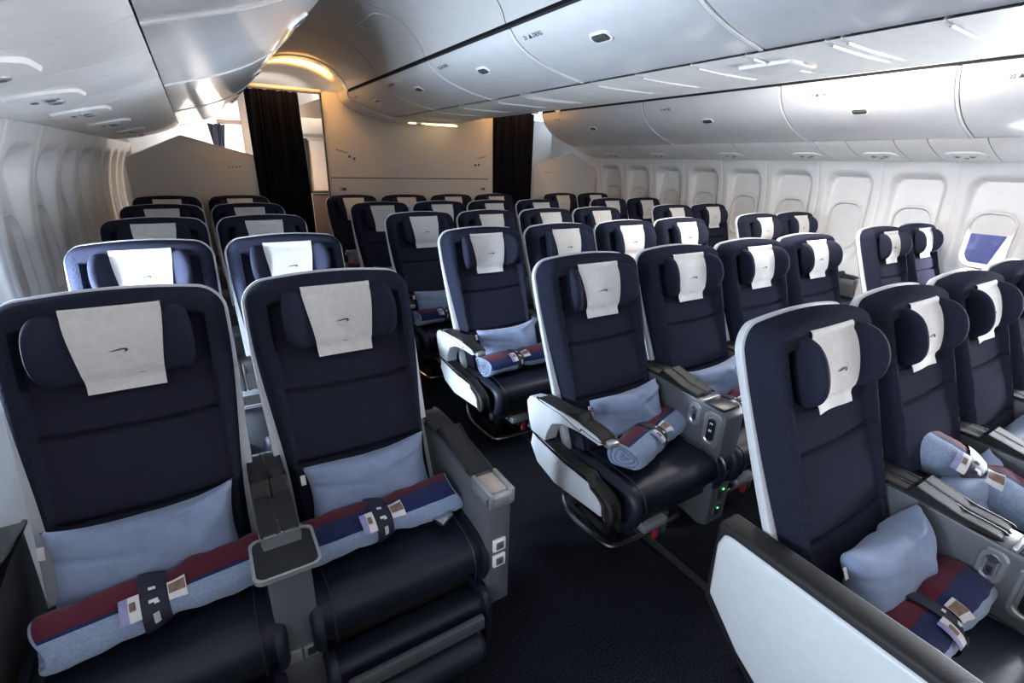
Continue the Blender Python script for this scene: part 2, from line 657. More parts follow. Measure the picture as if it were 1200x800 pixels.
def latch_mesh():
    b = MB()
    V, F = [], []
    for k, (hw, hh, r, h) in enumerate(((.062, .032, .028, -.002), (.060, .030, .027, .005), (.050, .022, .021, .006))):
        V += [(p[0], p[1], h) for p in rrect(hw, hh, r, 5)]
    n = len(V) // 3
    for i in range(2):
        for k in range(n):
            F.append([i * n + k, i * n + (k + 1) % n, (i + 1) * n + (k + 1) % n, (i + 1) * n + k])
    b.add(V, F, 'psu_white')
    L = rrect(.050, .022, .021, 5)
    b.add([(p[0], p[1], .005) for p in L], [list(range(len(L)))], 'latch_grey')
    b.box((0, .004, .007), (.08, .016, .008), 'latch_grey', .003)
    return b.mesh('latch_handle')


LATCH = latch_mesh()


def prof_at(P, t):
    L = [0]
    for a, b in zip(P, P[1:]):
        L.append(L[-1] + (Vector(b) - Vector(a)).length)
    d = t * L[-1]
    for i in range(len(P) - 1):
        if d <= L[i + 1]:
            k = (d - L[i]) / (L[i + 1] - L[i])
            a, b = Vector(P[i]), Vector(P[i + 1])
            return a.lerp(b, k), (b - a).normalized()
    return Vector(P[-1]), (Vector(P[-1]) - Vector(P[-2])).normalized()


def on_profile(P, t, y, sgn, off=.0):
    """matrix whose z leaves the door, x runs along the cabin, y runs up the door"""
    p, tg = prof_at(P, t)
    nrm = Vector((tg[1], -tg[0]))
    if nrm[1] > 0:
        nrm = -nrm
    Z = Vector((sgn * nrm[0], 0, nrm[1]))
    Yv = Vector((-sgn * tg[0], 0, -tg[1]))
    X = Yv.cross(Z)
    M = Matrix((X, Yv, Z)).transposed().to_4x4()
    M.translation = Vector((sgn * p[0], y, p[1])) + Z * off
    return M


def text_obj(txt, size, m, parent, M):
    c = bpy.data.curves.new('row_label', 'FONT')
    c.body = txt
    c.size = size
    c.extrude = .0004
    c.align_x = 'CENTER'
    c.align_y = 'CENTER'
    c.materials.append(MATS[m])
    tmp = bpy.data.objects.new('lettering', c)
    COL.objects.link(tmp)
    me = bpy.data.meshes.new_from_object(tmp.evaluated_get(bpy.context.evaluated_depsgraph_get()))
    bpy.data.objects.remove(tmp)
    me.materials.clear()
    me.materials.append(MATS[m])
    o = obj('row_label', me, parent)
    o.matrix_local = M
    return o


def make_bin(P, top, y0, y1, sgn, label, group, lt, text=None, ly=None, lab_y=None):
    t = thing('overhead_bin', label, 'overhead bin', (0, 0, 0), (0, 0, 0), group)
    obj('body', bin_body(P, top, y0, y1, sgn, 'bin_body'), t)
    d = obj('door', bin_door(P, y0 + .012, y1 - .012, sgn, 'bin_door'), t)
    e = obj('end_trim', edge_strip(P, y1 - .001, sgn, .016, .004), t)
    h = obj('latch_handle', LATCH, d, label='dark recessed latch in a white surround')
    h.matrix_local = on_profile(P, lt, (y0 + y1) / 2 if ly is None else ly, sgn, .001)
    if text:
        text_obj(text, .030, 'latch_grey', d, on_profile(P, lt * .36, y1 - .24 if lab_y is None else lab_y, sgn, .003))
    return t


OUTTOP = [(2.78, 1.80), (2.98, 2.0), (2.9, 2.4), (1.9, 2.4), (1.76, 2.20)]
CENTOP = [(0, 1.985), (0, 2.5), (-.80, 2.5), (-.82, 2.2)]
OB = [-1.9, -.6, .28, 1.39, 2.51, 3.97, 5.74]
ordin = ['first', 'second', 'third', 'fourth', 'fifth', 'sixth', 'seventh']
RT = [None, None, None, '22 \u25b2 HJK', '23 \u25b2 HJK', '24 \u25b2 HJK', '25 \u25b2 HJK']
RLY = {2: 1.30, 3: 2.113, 4: 3.31, 5: 4.72}
for sgn, sd in ((1, 'right'), (-1, 'left')):
    for i, (a, b_) in enumerate(zip(OB, OB[1:])):
        n = len(OB) - 2 - i
        nm = ['next to the far partition', 'one before the far end', 'two before the far end', 'three before the far end', 'four before the far end', 'nearest the front'][n]
        lab = 'white curved overhead bin above the %s windows, %s' % (sd, nm)
        ly = None
        make_bin(OUT, OUTTOP, a, b_, sgn, lab, None, .36, RT[i + 1] if sgn > 0 and i >= 2 else None, ly, b_ - .30)
CBB = [-1.84, -.80, .25, 1.29, 2.34, 3.36, 4.38, 5.42]
CTX = [None, None, None, '21 \u25b2 DEFG', '22 \u25b2 DEFG', '23 \u25b2 DEFG', '24 \u25b2 DEFG']
for sgn, sd in ((1, 'left'), (-1, 'right')):
    for i, (a, b_) in enumerate(zip(CBB, CBB[1:])):
        n = len(CBB) - 2 - i
        nm = ['ending at the arch', 'second from the arch', 'third from the arch', 'fourth from the arch', 'fifth from the arch', 'sixth from the arch', 'seventh from the arch'][n]
        lab = 'grey-white centre bin above the middle seats facing the %s aisle, %s' % (sd, nm)
        make_bin(CEN, CENTOP, a, b_, sgn, lab, None, .33, CTX[i] if sgn > 0 else None, None, b_ - .15)

# end moulding of the centre bins at the partition, warm light strips below
CF = smooth_path([(-.86, 2.20), (-.82, 2.10), (-.69, 2.04), (-.52, 1.985), (-.36, 1.955), (0, 1.945), (.36, 1.955), (.52, 1.985), (.69, 2.04), (.82, 2.10), (.86, 2.20)], 2)
m = MB()
V, F = [], []
n = len(CF)
for dy, dz in ((-.35, .03), (-.34, .0), (-.0, -.004), (.0, .03)):
    V += [(p[0], 5.77 + dy, p[1] + dz) for p in CF]
for i in range(3):
    for k in range(n - 1):
        F.append([i * n + k, i * n + k + 1, (i + 1) * n + k + 1, (i + 1) * n + k])
m.add(V, F, 'bin_trim')
endcap = struct('trim_7', m.mesh('centre_bin_end_moulding'))
m = MB().box((.20, 5.55, 1.945), (.42, .035, .012), 'warm_led', .004).box((.28, 5.66, 1.945), (.40, .02, .012), 'warm_led', .004).box((-.10, 5.60, 1.945), (.08, .06, .012), 'warm_led', .004)
obj('light_strip', m.mesh('light_strip'), endcap)

# ------------------------------------------------------------------ service rails under the bins
def rail(pts, y0, y1, sgn, m='psu_white', gap=.003, th=.02):
    b = MB()
    n = len(pts)
    V, F = [], []
    for yy in (y0 + gap, y1 - gap):
        for off in (0, th):
            V += [(sgn * p[0], yy, p[1] + off) for p in pts]
    for i in range(n - 1):
        F.append([i, i + 1, 2 * n + i + 1, 2 * n + i])
        F.append([n + i, n + i + 1, 3 * n + i + 1, 3 * n + i])
        F.append([i, i + 1, n + i + 1, n + i])
        F.append([2 * n + i, 2 * n + i + 1, 3 * n + i + 1, 3 * n + i])
    b.add(V, F, m)
    return b.mesh('service_panel')


PSU = smooth_path([(2.304, 1.798), (2.36, 1.765), (2.50, 1.715), (2.66, 1.675), (2.80, 1.655)], 2)
CPSU = [(-.35, 1.972), (-.2, 1.964), (0, 1.961), (.2, 1.964), (.35, 1.972)]
RU = [-.41, .555, 1.477, 2.03, 2.626, 3.419, 4.411, 5.2]
rn = 8
for sgn, sd in ((1, 'right'), (-1, 'left')):
    r0 = struct('trim_%d' % rn, None)
    rn += 1
    cuts = [-2.2]
    for y in RU:
        cuts += [y - .17, y + .17]
    cuts.append(5.74)
    for a, b_ in zip(cuts, cuts[1:]):
        mid = (a + b_) / 2
        if min(abs(mid - y) for y in RU) < .01:
            continue
        k = max(1, round((b_ - a) / .34))
        for j in range(k):
            obj('panel', rail(PSU, a + (b_ - a) * j / k, a + (b_ - a) * (j + 1) / k, sgn), r0)
    # dark sheet standing in for shade in the gap between hinge and rail
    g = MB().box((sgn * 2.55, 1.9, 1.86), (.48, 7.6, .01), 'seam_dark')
    obj('hinge_gap_shade', g.mesh('hinge_gap_shade'), r0)
    for i, y in enumerate(RU):
        nm = ordin[i] if i < 7 else 'eighth'
        t = thing('passenger_service_unit', 'white reading light unit under the %s overhead bins, %s along the cabin' % (sd, nm), 'service unit', (0, 0, 0))
        obj('panel', rail(PSU, y - .17, y + .17, sgn), t)
        M = on_profile(PSU, .58, y, sgn, .001)
        b = MB()
        V, F = [], []
        for hw, hh, r, h in ((.130, .095, .08, -.003), (.122, .088, .075, .006), (.085, .060, .055, .010)):
            V += [(p[0], p[1], h) for p in rrect(hw, hh, r, 5)]
        nn = len(V) // 3
        for q in range(2):
            for k in range(nn):
                F.append([q * nn + k, q * nn + (k + 1) % nn, (q + 1) * nn + (k + 1) % nn, (q + 1) * nn + k])
        F.append([2 * nn + k for k in range(nn)])
        b.add(V, F, 'psu_white')
        lh = obj('lamp_housing', cached('lamp_housing', lambda: b.mesh('lamp_housing')), t)
        lh.matrix_local = M
        for dx in (-.045, .045):
            l = obj('reading_light', cached('reading_light', lambda: MB().disc((0, 0, 0), (0, 0, 1), .022, .008, 'silver_plastic').disc((0, 0, .006), (0, 0, 1), .013, .004, 'latch_grey', 12).mesh('reading_light')), t)
            l.matrix_local = M @ Matrix.Translation((dx, .015, .007))
        l = obj('call_button', cached('call_button', lambda: MB().box((0, 0, 0), (.03, .018, .008), 'latch_grey', .003).mesh('call_button')), t)
        l.matrix_local = M @ Matrix.Translation((0, -.03, .009))

# centre rail: panels with raised bright joints
r0 = struct('trim_%d' % rn, None)
cc = [-1.84, -1.2, -.5, .1, .73, 1.01, 1.06, 1.36, 1.62, 1.95, 2.28, 2.93, 2.99, 3.36, 3.9, 4.4, 4.9, 5.42]
for a, b_ in zip(cc, cc[1:]):
    obj('panel', rail(CPSU, a, b_, 1), r0)
jn = MB()
for y in cc[3:-1]:
    V, F = [], []
    n = 9
    for dy, dz in ((-.006, .0), (-.003, -.006), (.003, -.006), (.006, .0)):
        V += [(-.30 + .42 * k / (n - 1), y + dy, 1.9655 - .004 * sin(pi * k / (n - 1)) + dz) for k in range(n)]
    for i in range(3):
        for k in range(n - 1):
            F.append([i * n + k, i * n + k + 1, (i + 1) * n + k + 1, (i + 1) * n + k])
    jb = MB()
    jb.add(V, F, 'bin_trim')
    obj('joint_strip', jb.mesh('joint_strip'), r0)
t = thing('cabin_sign_box', 'white sign box hanging from the rail under the centre bins', 'sign box', (-.10, 1.38, 1.95))
obj('housing', MB().prism([(-.12, .02), (.12, .02), (.11, .0), (-.11, .0)], -.10, .10, 'bin_trim', .008).mesh('sign_housing'), t)
obj('sign_face', MB().box((.04, -.122, .009), (.08, .004, .012), 'beige_panel', .001).mesh('sign_face'), t)

# ------------------------------------------------------------------ partitions, curtains
def slab_xz(pts, y, th, m, r=.006):
    b = MB()
    b.prism([(p[0], p[1]) for p in pts], -th / 2, th / 2, m, r, 2, M=Matrix(((0, 1, 0, 0), (1, 0, 0, y), (0, 0, 1, 0), (0, 0, 0, 1))))
    return b


for sgn, sd in ((-1, 'left'), (1, 'right')):
    pts = [(sgn * 1.69, .02), (sgn * 1.70, 1.50), (sgn * 1.725, 1.555), (sgn * 2.31, 1.712), (sgn * 2.75, 1.51), (sgn * 2.77, 1.45), (sgn * 2.77, .02)]
    t = thing('partition', 'grey half-height partition with a peaked top behind the %s pairs of seats' % sd, 'partition', (0, 0, 0))
    obj('panel', slab_xz(pts, YB, .035, 'bulkhead_grey').mesh('partition_panel'), t)
    edge = MB()
    edge.tube([(p[0], YB - .012, p[1]) for p in pts[1:6]], .008, 'bulkhead_grey', 6)
    obj('edge_trim', edge.mesh('edge_trim'), t)
    pl = MB()
    for k in range(4):
        pl.box((sgn * (1.86 + .03 * k), YB - .019, 1.45 - .004 * (k % 2)), (.016, .002, .008), 'latch_grey')
    obj('placard', pl.mesh('placard'), t)

t = thing('partition', 'wide grey partition closing the middle block under the centre bins', 'partition', (0, 0, 0))
pts = [(-1.01, .02), (-1.02, 2.18), (-.99, 2.20), (-.90, 2.20), (.90, 2.20), (1.0, 2.20), (1.02, 2.18), (1.01, .02)]
obj('panel', slab_xz(pts, YB, .04, 'bulkhead_grey').mesh('partition_panel'), t)
obj('edge_trim', MB().box((-1.022, YB, 1.1), (.010, .05, 2.15), 'seam_dark', .002).mesh('edge_trim'), t)
obj('seam', MB().box((-.02, YB - .021, 1.355), (1.95, .003, .010), 'dark_grey_plastic').mesh('seam'), t)
for x, z in ((-.78, 1.575), (-.73, 1.555), (.77, 1.52), (.82, 1.525)):
    obj('cot_fitting', MB().disc((x, YB - .02, z), (0, -1, 0), .014, .008, 'latch_grey', 12).mesh('cot_fitting'), t)
for x in (-.88, .88):
    obj('placard', MB().box((x, YB - .021, 1.235), (.07, .003, .03), 'dark_grey_plastic', .001).box((x - .02, YB - .0225, 1.235), (.018, .002, .018), 'card_white').mesh('placard'), t)
for x, z in ((-.86, 1.64), (.86, 1.60)):
    b = MB()
    for k in range(5):
        b.box((x + .025 * k - .05, YB - .021, z - .006 * k * (1 if x < 0 else -1)), (.016, .002, .012), 'latch_grey')
    obj('lettering', b.mesh('lettering'), t)
# header beams with the curtain track
for sgn, i in ((-1, 0), (1, 1)):
    b = MB().box((sgn * 1.36, YB, 2.195), (.70, .05, .03), 'bulkhead_grey', .004)
    hd = struct('trim_%d' % (11 + i), b.mesh('curtain_header'))
    b = MB().tube([(sgn * 1.70, YB - .02, 2.172), (sgn * 1.02, YB - .02, 2.172)], .007, 'chrome', 6)
    obj('curtain_track', b.mesh('curtain_track'), hd)


def curtain(x0, x1, z0, z1, y, folds, amp, flare, label):
    b = MB()
    nu = folds * 10

    def f(u, v, side):
        z = z0 + (z1 - z0) * v
        x = x0 + (x1 - x0) * u
        xm = (x0 + x1) / 2
        x = xm + (x - xm) * (1 + flare * (1 - v))
        ph = u * folds * 2 * pi + .6 * sin(v * 3 + u * 5)
        yy = y + amp * (.55 + .45 * (1 - v)) * sin(ph) + .006 * sin(ph * 2.3 + 1) + side
        return (x + .012 * sin(ph * .5 + v * 4), yy, z + (.006 * sin(ph) if v > .99 else 0))
    b.grid(lambda u, v: f(u, v, 0), nu, 24, 'curtain_navy')
    b.grid(lambda u, v: f(u, v, .004), nu, 24, 'curtain_navy')
    return tag(obj('curtain', b.mesh('curtain', 60)), label, 'curtain')


curtain(-1.72, -1.235, .03, 2.165, YB - .03, 8, .020, .06, 'black curtain drawn across the left aisle beside the peaked partition')
curtain(1.03, 1.63, .03, 2.165, YB - .03, 9, .020, .04, 'black curtain drawn across the right aisle beside the wide partition')
curtain(-2.02, -1.86, 1.45, 1.90, 7.19, 3, .02, -.25, 'short dark curtain end seen above the left peaked partition')

# rear cabin glimpsed past the curtains
t = thing('rear_monument', 'pale lit panel wall behind the left peaked partition', 'galley wall', (0, 0, 0))
obj('panel', MB().box((-2.25, 7.25, 1.1), (1.15, .05, 2.2), 'panel_white', .01).mesh('monument_panel'), t)
obj('sign_strip', MB().box((-1.80, 7.22, 1.93), (.26, .01, .05), 'brown_fabric', .003).mesh('sign_strip'), t)
t = thing('rear_monument', 'beige panel in a dark frame seen right of the left aisle curtain', 'galley wall', (0, 0, 0))
obj('panel', MB().box((-.62, 7.55, 1.45), (.52, .04, .66), 'beige_panel', .01).mesh('monument_panel'), t)
obj('frame', MB().box((-.90, 7.53, 1.45), (.03, .06, .7), 'seam_dark', .004).box((-.62, 7.53, 1.10), (.58, .06, .03), 'seam_dark', .004).mesh('monument_frame'), t)
obj('lower_panel', MB().box((-.62, 7.55, .55), (.52, .04, 1.05), 'brown_fabric', .01).mesh('monument_lower'), t)
obj('lintel', MB().prism([(7.0, 2.02), (7.6, 2.02), (7.6, 1.82), (7.1, 1.84)], -1.1, -.3, 'ceiling_white', .01).mesh('monument_lintel'), t)

t = thing('rear_monument', 'grey panel wall added behind the right peaked partition', 'galley wall', (0, 0, 0))
obj('panel', MB().box((2.25, 7.0, 1.1), (1.15, .05, 2.2), 'bulkhead_grey', .01).mesh('monument_panel'), t)  # added panel, keeps the overbright right wall out of view

# ------------------------------------------------------------------ seats
def spine(z):
    k = 1.19 - z
    return -(.30 * k + .10 * k * k)


def spine_n(z):
    k = 1.19 - z
    dy = .30 + .20 * k
    n = Vector((0, -1, dy)).normalized()
    return n


BW = .262          # half width of the backrest
ZB, ZTOP = .40, 1.19
RC = .062


def half_w(z, taper=.040):
    if z > ZTOP - RC:
        k = (z - (ZTOP - RC)) / RC
        return BW - RC + RC * sqrt(max(0, 1 - k * k))
    return BW - taper * (1 - sstep(.50, 1.05, z))


def back_pt(x, z, d):
    zz = z - .022 * (x / BW) ** 2 * sstep(.9, 1.19, z)
    n = spine_n(z)
    return (x, spine(z) + n.y * d, zz + n.z * d)


def back_depth(x, z):
    # distance to outline
    e = min(half_w(z) - abs(x), ZTOP - z)
    if z > ZTOP - RC and abs(x) > BW - RC:
        e = RC - sqrt((abs(x) - BW + RC) ** 2 + (z - ZTOP + RC) ** 2)
    e = max(0, e)
    edge = sqrt(max(0, 1 - (1 - min(e / .035, 1)) ** 2))
    d = .082 * edge
    # side and top bolster stands proud of the inner panel
    ib = min(BW - .058 - abs(x), ZTOP - .080 - z)
    d -= .026 * sstep(-.006, .010, ib)
    # head recess
    if ib > 0:
        d -= .012 * sstep(.90, .94, z)
    # sewn seams of the inner panel, bowed
    for zc in (.83, .615):
        zz = zc + .012 * (x / BW) ** 2
        g = math.exp(-((z - zz) / .006) ** 2)
        if ib > .0:
            d -= .017 * g
    # lumbar fullness
    if ib > 0:
        d += .014 * math.exp(-((z - .72) / .09) ** 2) * (1 - (x / BW) ** 2) + .016 * math.exp(-((z - .52) / .08) ** 2) * (1 - (x / BW) ** 2)
    return d


def backrest_mesh():
    b = MB()
    nu, nv = 48, 70
    zs = []
    for j in range(nv + 1):
        t = j / nv
        zs.append(ZB + (ZTOP - ZB) * (t if t < .8 else t))
    # finer near the top corner
    zs = [ZB + (ZTOP - RC - ZB) * j / 130 for j in range(131)] + [ZTOP - RC + RC * sin(pi / 2 * j / 14) for j in range(1, 15)]
    us = []
    for i in range(nu + 1):
        u = -1 + 2 * i / nu
        us.append(math.copysign(abs(u) ** .8, u))

    def f(u, v):
        z = zs[int(round(v * (len(zs) - 1)))]
        x = us[int(round(u * nu))] * half_w(z)
        return back_pt(x, z, back_depth(x, z))

    def mf(u, v):
        z = zs[min(len(zs) - 1, int(v * (len(zs) - 1)))]
        x = us[int(u * nu)] * half_w(z)
        return 'navy_bolster' if abs(x) > BW - .055 else 'navy_fabric'
    b.grid(f, nu, len(zs) - 1, 'navy_fabric', mfn=mf)
    return b.mesh('backrest', 45)


def shell_mesh():
    b = MB()

    def outline(off):
        pts = []
        for j in range(21):
            z = ZB - .04 + (ZTOP - RC - ZB + .04) * j / 20
            pts.append((-(half_w(z, .014) + off), z))
        for j in range(1, 11):
            a = pi / 2 * j / 10
            pts.append((-(BW - RC + (RC + off) * cos(a)), ZTOP - RC + (RC + off) * sin(a)))
        for j in range(1, 9):
            pts.append((-(BW - RC) * (1 - j / 8), ZTOP + off))
        return pts + [(-p[0], p[1]) for p in pts[-2::-1]]
    secs = [(-.03, -.002), (.002, .003), (.007, .001), (.009, -.008), (.006, -.020), (-.015, -.034), (-.07, -.042)]
    V, F = [], []
    for off, d in secs:
        O = outline(off)
        V += [back_pt(x, z, d) for x, z in O]
    n = len(O)
    for i in range(len(secs) - 1):
        for k in range(n - 1):
            F.append([i * n + k, i * n + k + 1, (i + 1) * n + k + 1, (i + 1) * n + k])
    L = (len(secs) - 1) * n
    for k in range(n // 2):
        F.append([L + k, L + k + 1, L + n - 2 - k, L + n - 1 - k] if k < n // 2 - 1 else [L + k, L + k + 1, L + n - 1 - k])
    b.add(V, F, 'shell_white')
    return b.mesh('seat_shell', 40)


HZ = 1.045         # headrest centre height
HR_H = .094


def head_path(s):
    """arc position across the headrest -> (x, forward n, tangent angle)"""
    a, R, A = .100, .050, radians(70)
    sg = 1 if s >= 0 else -1
    s = abs(s)
    if s <= a:
        return sg * s, 0.0, 0.0
    t = s - a
    if t < R * A:
        th = t / R
        return sg * (a + R * sin(th)), R * (1 - cos(th)), sg * th
    t -= R * A
    return sg * (a + R * sin(A) + t * cos(A)), R * (1 - cos(A)) + t * sin(A), sg * A


HL = .226


def head_h(s):
    k = max(0, (abs(s) / HL - .58) / .42)
    return HR_H * max(0, 1 - k ** 2.6) ** .5


def head_frame(d, hgt):
    """point of the headrest frame: lateral handled by the caller"""
    n = spine_n(HZ)
    up = Vector((0, -n.z, n.y)) * -1
    up = Vector((0, n.z, -n.y))
    base = Vector((0, spine(HZ), HZ)) + n * (.050 + d)
    return base + up * hgt


def headrest_mesh():
    b = MB()
    ns, nh = 44, 14
    for side in (1, -1):
        def f(u, v):
            s = -HL + 2 * HL * u
            s = HL * math.copysign(sin(abs(s / HL) * pi / 2), s)
            q = sin((v - .5) * pi)
            h = head_h(s) * q
            x, n, th = head_path(s)
            T = (.044 if side > 0 else .022) * sqrt(max(0, 1 - q * q)) ** .6 * sqrt(max(0, 1 - abs(s / HL) ** 5))
            # padding fuller in the middle of its height
            px = x - side * T * sin(th)
            pn = n + side * T * cos(th)
            p = head_frame(pn, h)
            return (px, p.y, p.z)
        b.grid(f, ns, nh, 'slate_headrest')
    return b.mesh('headrest', 60)


def cover_mesh(seed):
    rnd = random.Random(seed)
    ph = rnd.uniform(0, 6)
    skew = rnd.uniform(-.006, .006)
    b = MB()
    pts = []          # (n, h) path from behind over the top and down the front
    for k in range(6):
        pts.append((-.020, HR_H * (.2 + .16 * k)))
    for k in range(7):
        a = pi * k / 6
        pts.append((.008 - .030 * cos(a), HR_H + .002 + .012 * sin(a)))
    for k in range(1, 15):
        q = 1 - k / 6.0
        T = .044 * sqrt(max(0, 1 - q * q)) ** .6 if abs(q) < 1 else 0
        pts.append((max(T, .016 if q < -.3 else 0) + .004, HR_H * q))
    N = len(pts) - 1

    def g(u, v, off):
        i = v * N
        k = min(N - 1, int(i))
        t = i - k
        n_ = pts[k][0] + (pts[k + 1][0] - pts[k][0]) * t
        h = pts[k][1] + (pts[k + 1][1] - pts[k][1]) * t
        x = (u - .5) * 2
        wdt = .108 - .022 * sstep(.45, 1, v)
        x = x * wdt + skew * v
        hp = head_path(x)
        n_ += hp[1]
        n_ += .0025 * sin(x * 40 + ph + v * 4) * sstep(.5, 1, v) + off
        # lower hem flares away a little
        n_ += .006 * sstep(.9, 1, v) * (x / .1) ** 2
        p = head_frame(n_, h)
        return (x, p.y, p.z)
    b.grid(lambda u, v: g(u, v, .0), 16, 34, 'paper_cloth')
    b.grid(lambda u, v: g(u, v, -.0015), 16, 34, 'paper_cloth')
    return b.mesh('headrest_cover', 60)


def emblem_mesh():
    """thin ribbon emblem: long tapering bar, hooked at its right end"""
    b = MB()
    pts = []
    up = [(-.021, -.004), (-.005, -.0005), (.012, .0025), (.021, .0015), (.024, -.003), (.018, -.0085)]
    lo = [(.015, -.0085), (.018, -.004), (.015, -.0015), (.006, -.0022), (-.008, -.004)]
    L = up + lo
    n = len(L)
    V = []
    for off in (.0485, .0505):
        for x, h in L:
            p = head_frame(off, h - .016)
            V.append((x, p.y, p.z))
    F = [[k, (k + 1) % n, n + (k + 1) % n, n + k] for k in range(n)] + [list(range(n)), [n + k for k in range(n)][::-1]]
    b.add(V, F, 'emblem_ink')
    return b.mesh('emblem')


def cushion_mesh():
    b = MB()
    prof = [(-.27, .455), (-.45, .475), (-.58, .475), (-.675, .462), (-.705, .40), (-.685, .315), (-.63, .30), (-.27, .33)]
    b.puff(prof, .262, .03, 'navy_leather', 6)
    # stitched welts
    b.tube([(sx * .205, y, z) for sx in (1,) for y, z in ((-.36, .468), (-.5, .476), (-.60, .474), (-.672, .450), (-.694, .40), (-.684, .34))], .003, 'navy_leather', 5)
    b.tube([(-.205, y, z) for y, z in ((-.36, .468), (-.5, .476), (-.60, .474), (-.672, .450), (-.694, .40), (-.684, .34))], .003, 'navy_leather', 5)
    return b.mesh('seat_cushion', 50)


def calf_mesh():
    b = MB()
    b.puff([(-.60, .30), (-.70, .315), (-.735, .29), (-.745, .22), (-.735, .10), (-.70, .09), (-.62, .10), (-.60, .2)], .245, .03, 'navy_leather', 5)
    return b.mesh('calf_rest', 50)


def calf_panel():
    b = MB()
    b.puff([(-.735, .225), (-.755, .21), (-.762, .15), (-.75, .095), (-.735, .095)], .19, .012, 'navy_leather', 4)
    return b.mesh('calf_flap', 50)


def frame_mesh():
    b = MB()
    b.box((0, -.40, .275), (.50, .05, .05), 'dark_metal', .012)
    b.box((0, -.60, .275), (.50, .04, .045), 'dark_metal', .012)
    b.box((0, -.45, .305), (.46, .36, .02), 'dark_metal', .005)
    return b.mesh('seat_frame')


def leg_mesh():
    b = MB()
    b.prism([(-.18, .0), (-.14, .0), (-.30, .28), (-.36, .28)], -.02, .02, 'dark_metal', .006)
    b.prism([(-.44, .0), (-.40, .0), (-.40, .28), (-.44, .28)], -.02, .02, 'dark_metal', .006)
    b.box((0, -.29, .022), (.045, .34, .03), 'dark_metal', .008)
    return b.mesh('leg')


def bar_mesh():
    b = MB()
    pts = [(-.19, -.20, .30), (-.19, -.20, .065), (-.18, -.48, .065), (-.13, -.52, .06), (.24, -.52, .06), (.28, -.49, .065), (.28, -.30, .08)]
    b.tube(smooth_path(pts, 2), .011, 'chrome', 8)
    return b.mesh('baggage_bar')


def pouch_mesh():
    b = MB()
    b.box((-.07, -.60, .235), (.13, .09, .04), 'silver_plastic', .012)
    b.box((-.05, -.625, .20), (.022, .02, .085), 'red_strap', .003)
    b.box((.02, -.60, .19), (.03, .03, .10), 'grey_plastic', .005)
    return b.mesh('life_vest_pouch')


ARM = [(-.09, .600), (-.11, .630), (-.18, .648), (-.40, .658), (-.54, .655), (-.57, .642), (-.55, .625), (-.44, .622), (-.34, .606), (-.275, .575), (-.245, .52), (-.235, .475), (-.13, .475), (-.105, .54)]


def arm_body(sgn):
    b = MB()
    b.prism(ARM, -.032, .032, 'shell_white', .008, 2)
    return b.mesh('armrest')


def arm_pad():
    b = MB()
    b.puff([(-.16, .652), (-.40, .668), (-.55, .664), (-.585, .648), (-.56, .640), (-.40, .648), (-.16, .640)], .036, .012, 'black_pad', 3)
    return b.mesh('armrest_pad')


def arm_tip():
    b = MB()
    b.box((0, -.578, .640), (.05, .035, .022), 'silver_plastic', .007)
    return b.mesh('armrest_tip')


def fascia():
    b = MB()
    b.prism([(-.13, .47), (-.115, .40), (-.17, .335), (-.30, .305), (-.58, .335), (-.60, .36), (-.59, .41), (-.50, .445), (-.30, .455)], -.02, .02, 'shell_white', .007)
    return b.mesh('side_fascia')


def fascia_pad():
    b = MB()
    b.puff([(-.14, .482), (-.30, .470), (-.52, .458), (-.635, .425), (-.65, .36), (-.63, .33), (-.608, .35), (-.60, .41), (-.50, .440), (-.14, .462)], .03, .012, 'black_pad', 3)
    return b.mesh('side_pad')


def solid_arm(h=.645):
    """closed aisle armrest holding the tray table"""
    b = MB()
    b.prism([(-.14, h), (-.50, h - .004), (-.665, h - .02), (-.685, h - .04), (-.685, .21), (-.66, .19), (-.14, .24)], -.042, .042, 'grey_plastic', .008)
    return b.mesh('armrest')


def solid_pad(h=.645):
    b = MB()
    b.puff([(-.12, h + .012), (-.40, h + .012), (-.575, h + .002), (-.585, h - .012), (-.40, h - .006), (-.12, h - .006)], .042, .012, 'black_pad', 3)
    return b.mesh('armrest_pad')


def solid_cap(h=.645):
    b = MB()
    b.box((-.037, -.645, h - .020), (.014, .12, .05), 'silver_plastic', .006)
    b.box((.037, -.645, h - .020), (.014, .12, .05), 'silver_plastic', .006)
    b.box((0, -.690, h - .030), (.088, .022, .045), 'silver_plastic', .008)
    b.box((0, -.635, h - .018), (.06, .09, .03), 'beige_panel', .006)
    return b.mesh('armrest_tip')


def socket_mesh():
    b = MB()
    for z in (.445, .385):
        b.box((0, -.689, z), (.044, .010, .044), 'psu_white', .003)
        b.box((0, -.695, z), (.026, .004, .026), 'grey_plastic', .002)
        b.box((0, -.698, z), (.012, .003, .008), 'dark_grey_plastic')
    return b.mesh('power_socket')


def tray_arm_panel():
    b = MB()
    b.prism([(-.115, .640), (-.135, .645), (-.55, .632), (-.72, .625), (-.72, .27), (-.30, .262), (-.215, .32), (-.108, .435), (-.102, .60)], -.030, .030, 'shell_white', .010, 3)
    return b.mesh('side_panel')


def tray_arm_body():
    b = MB()
    b.prism([(-.09, .665), (-.55, .655), (-.74, .64), (-.74, .20), (-.30, .21), (-.09, .40)], -.04, .04, 'black_pad', .012, 3)
    return b.mesh('armrest')


def belt_mesh():
    b = MB()
    b.grid(lambda u, v: (.235 - .06 * u, -.36 - .16 * u - .02 * v + .02, .478 + .012 * sin(pi * u)), 8, 2, 'dark_grey_plastic')
    b.box((.165, -.545, .492), (.055, .045, .018), 'chrome', .005, M=Matrix.Translation((.165, -.545, .492)) @ Matrix.Rotation(.5, 4, 'Z') @ Matrix.Translation((-.165, .545, -.492)))
    return b.mesh('seat_belt')


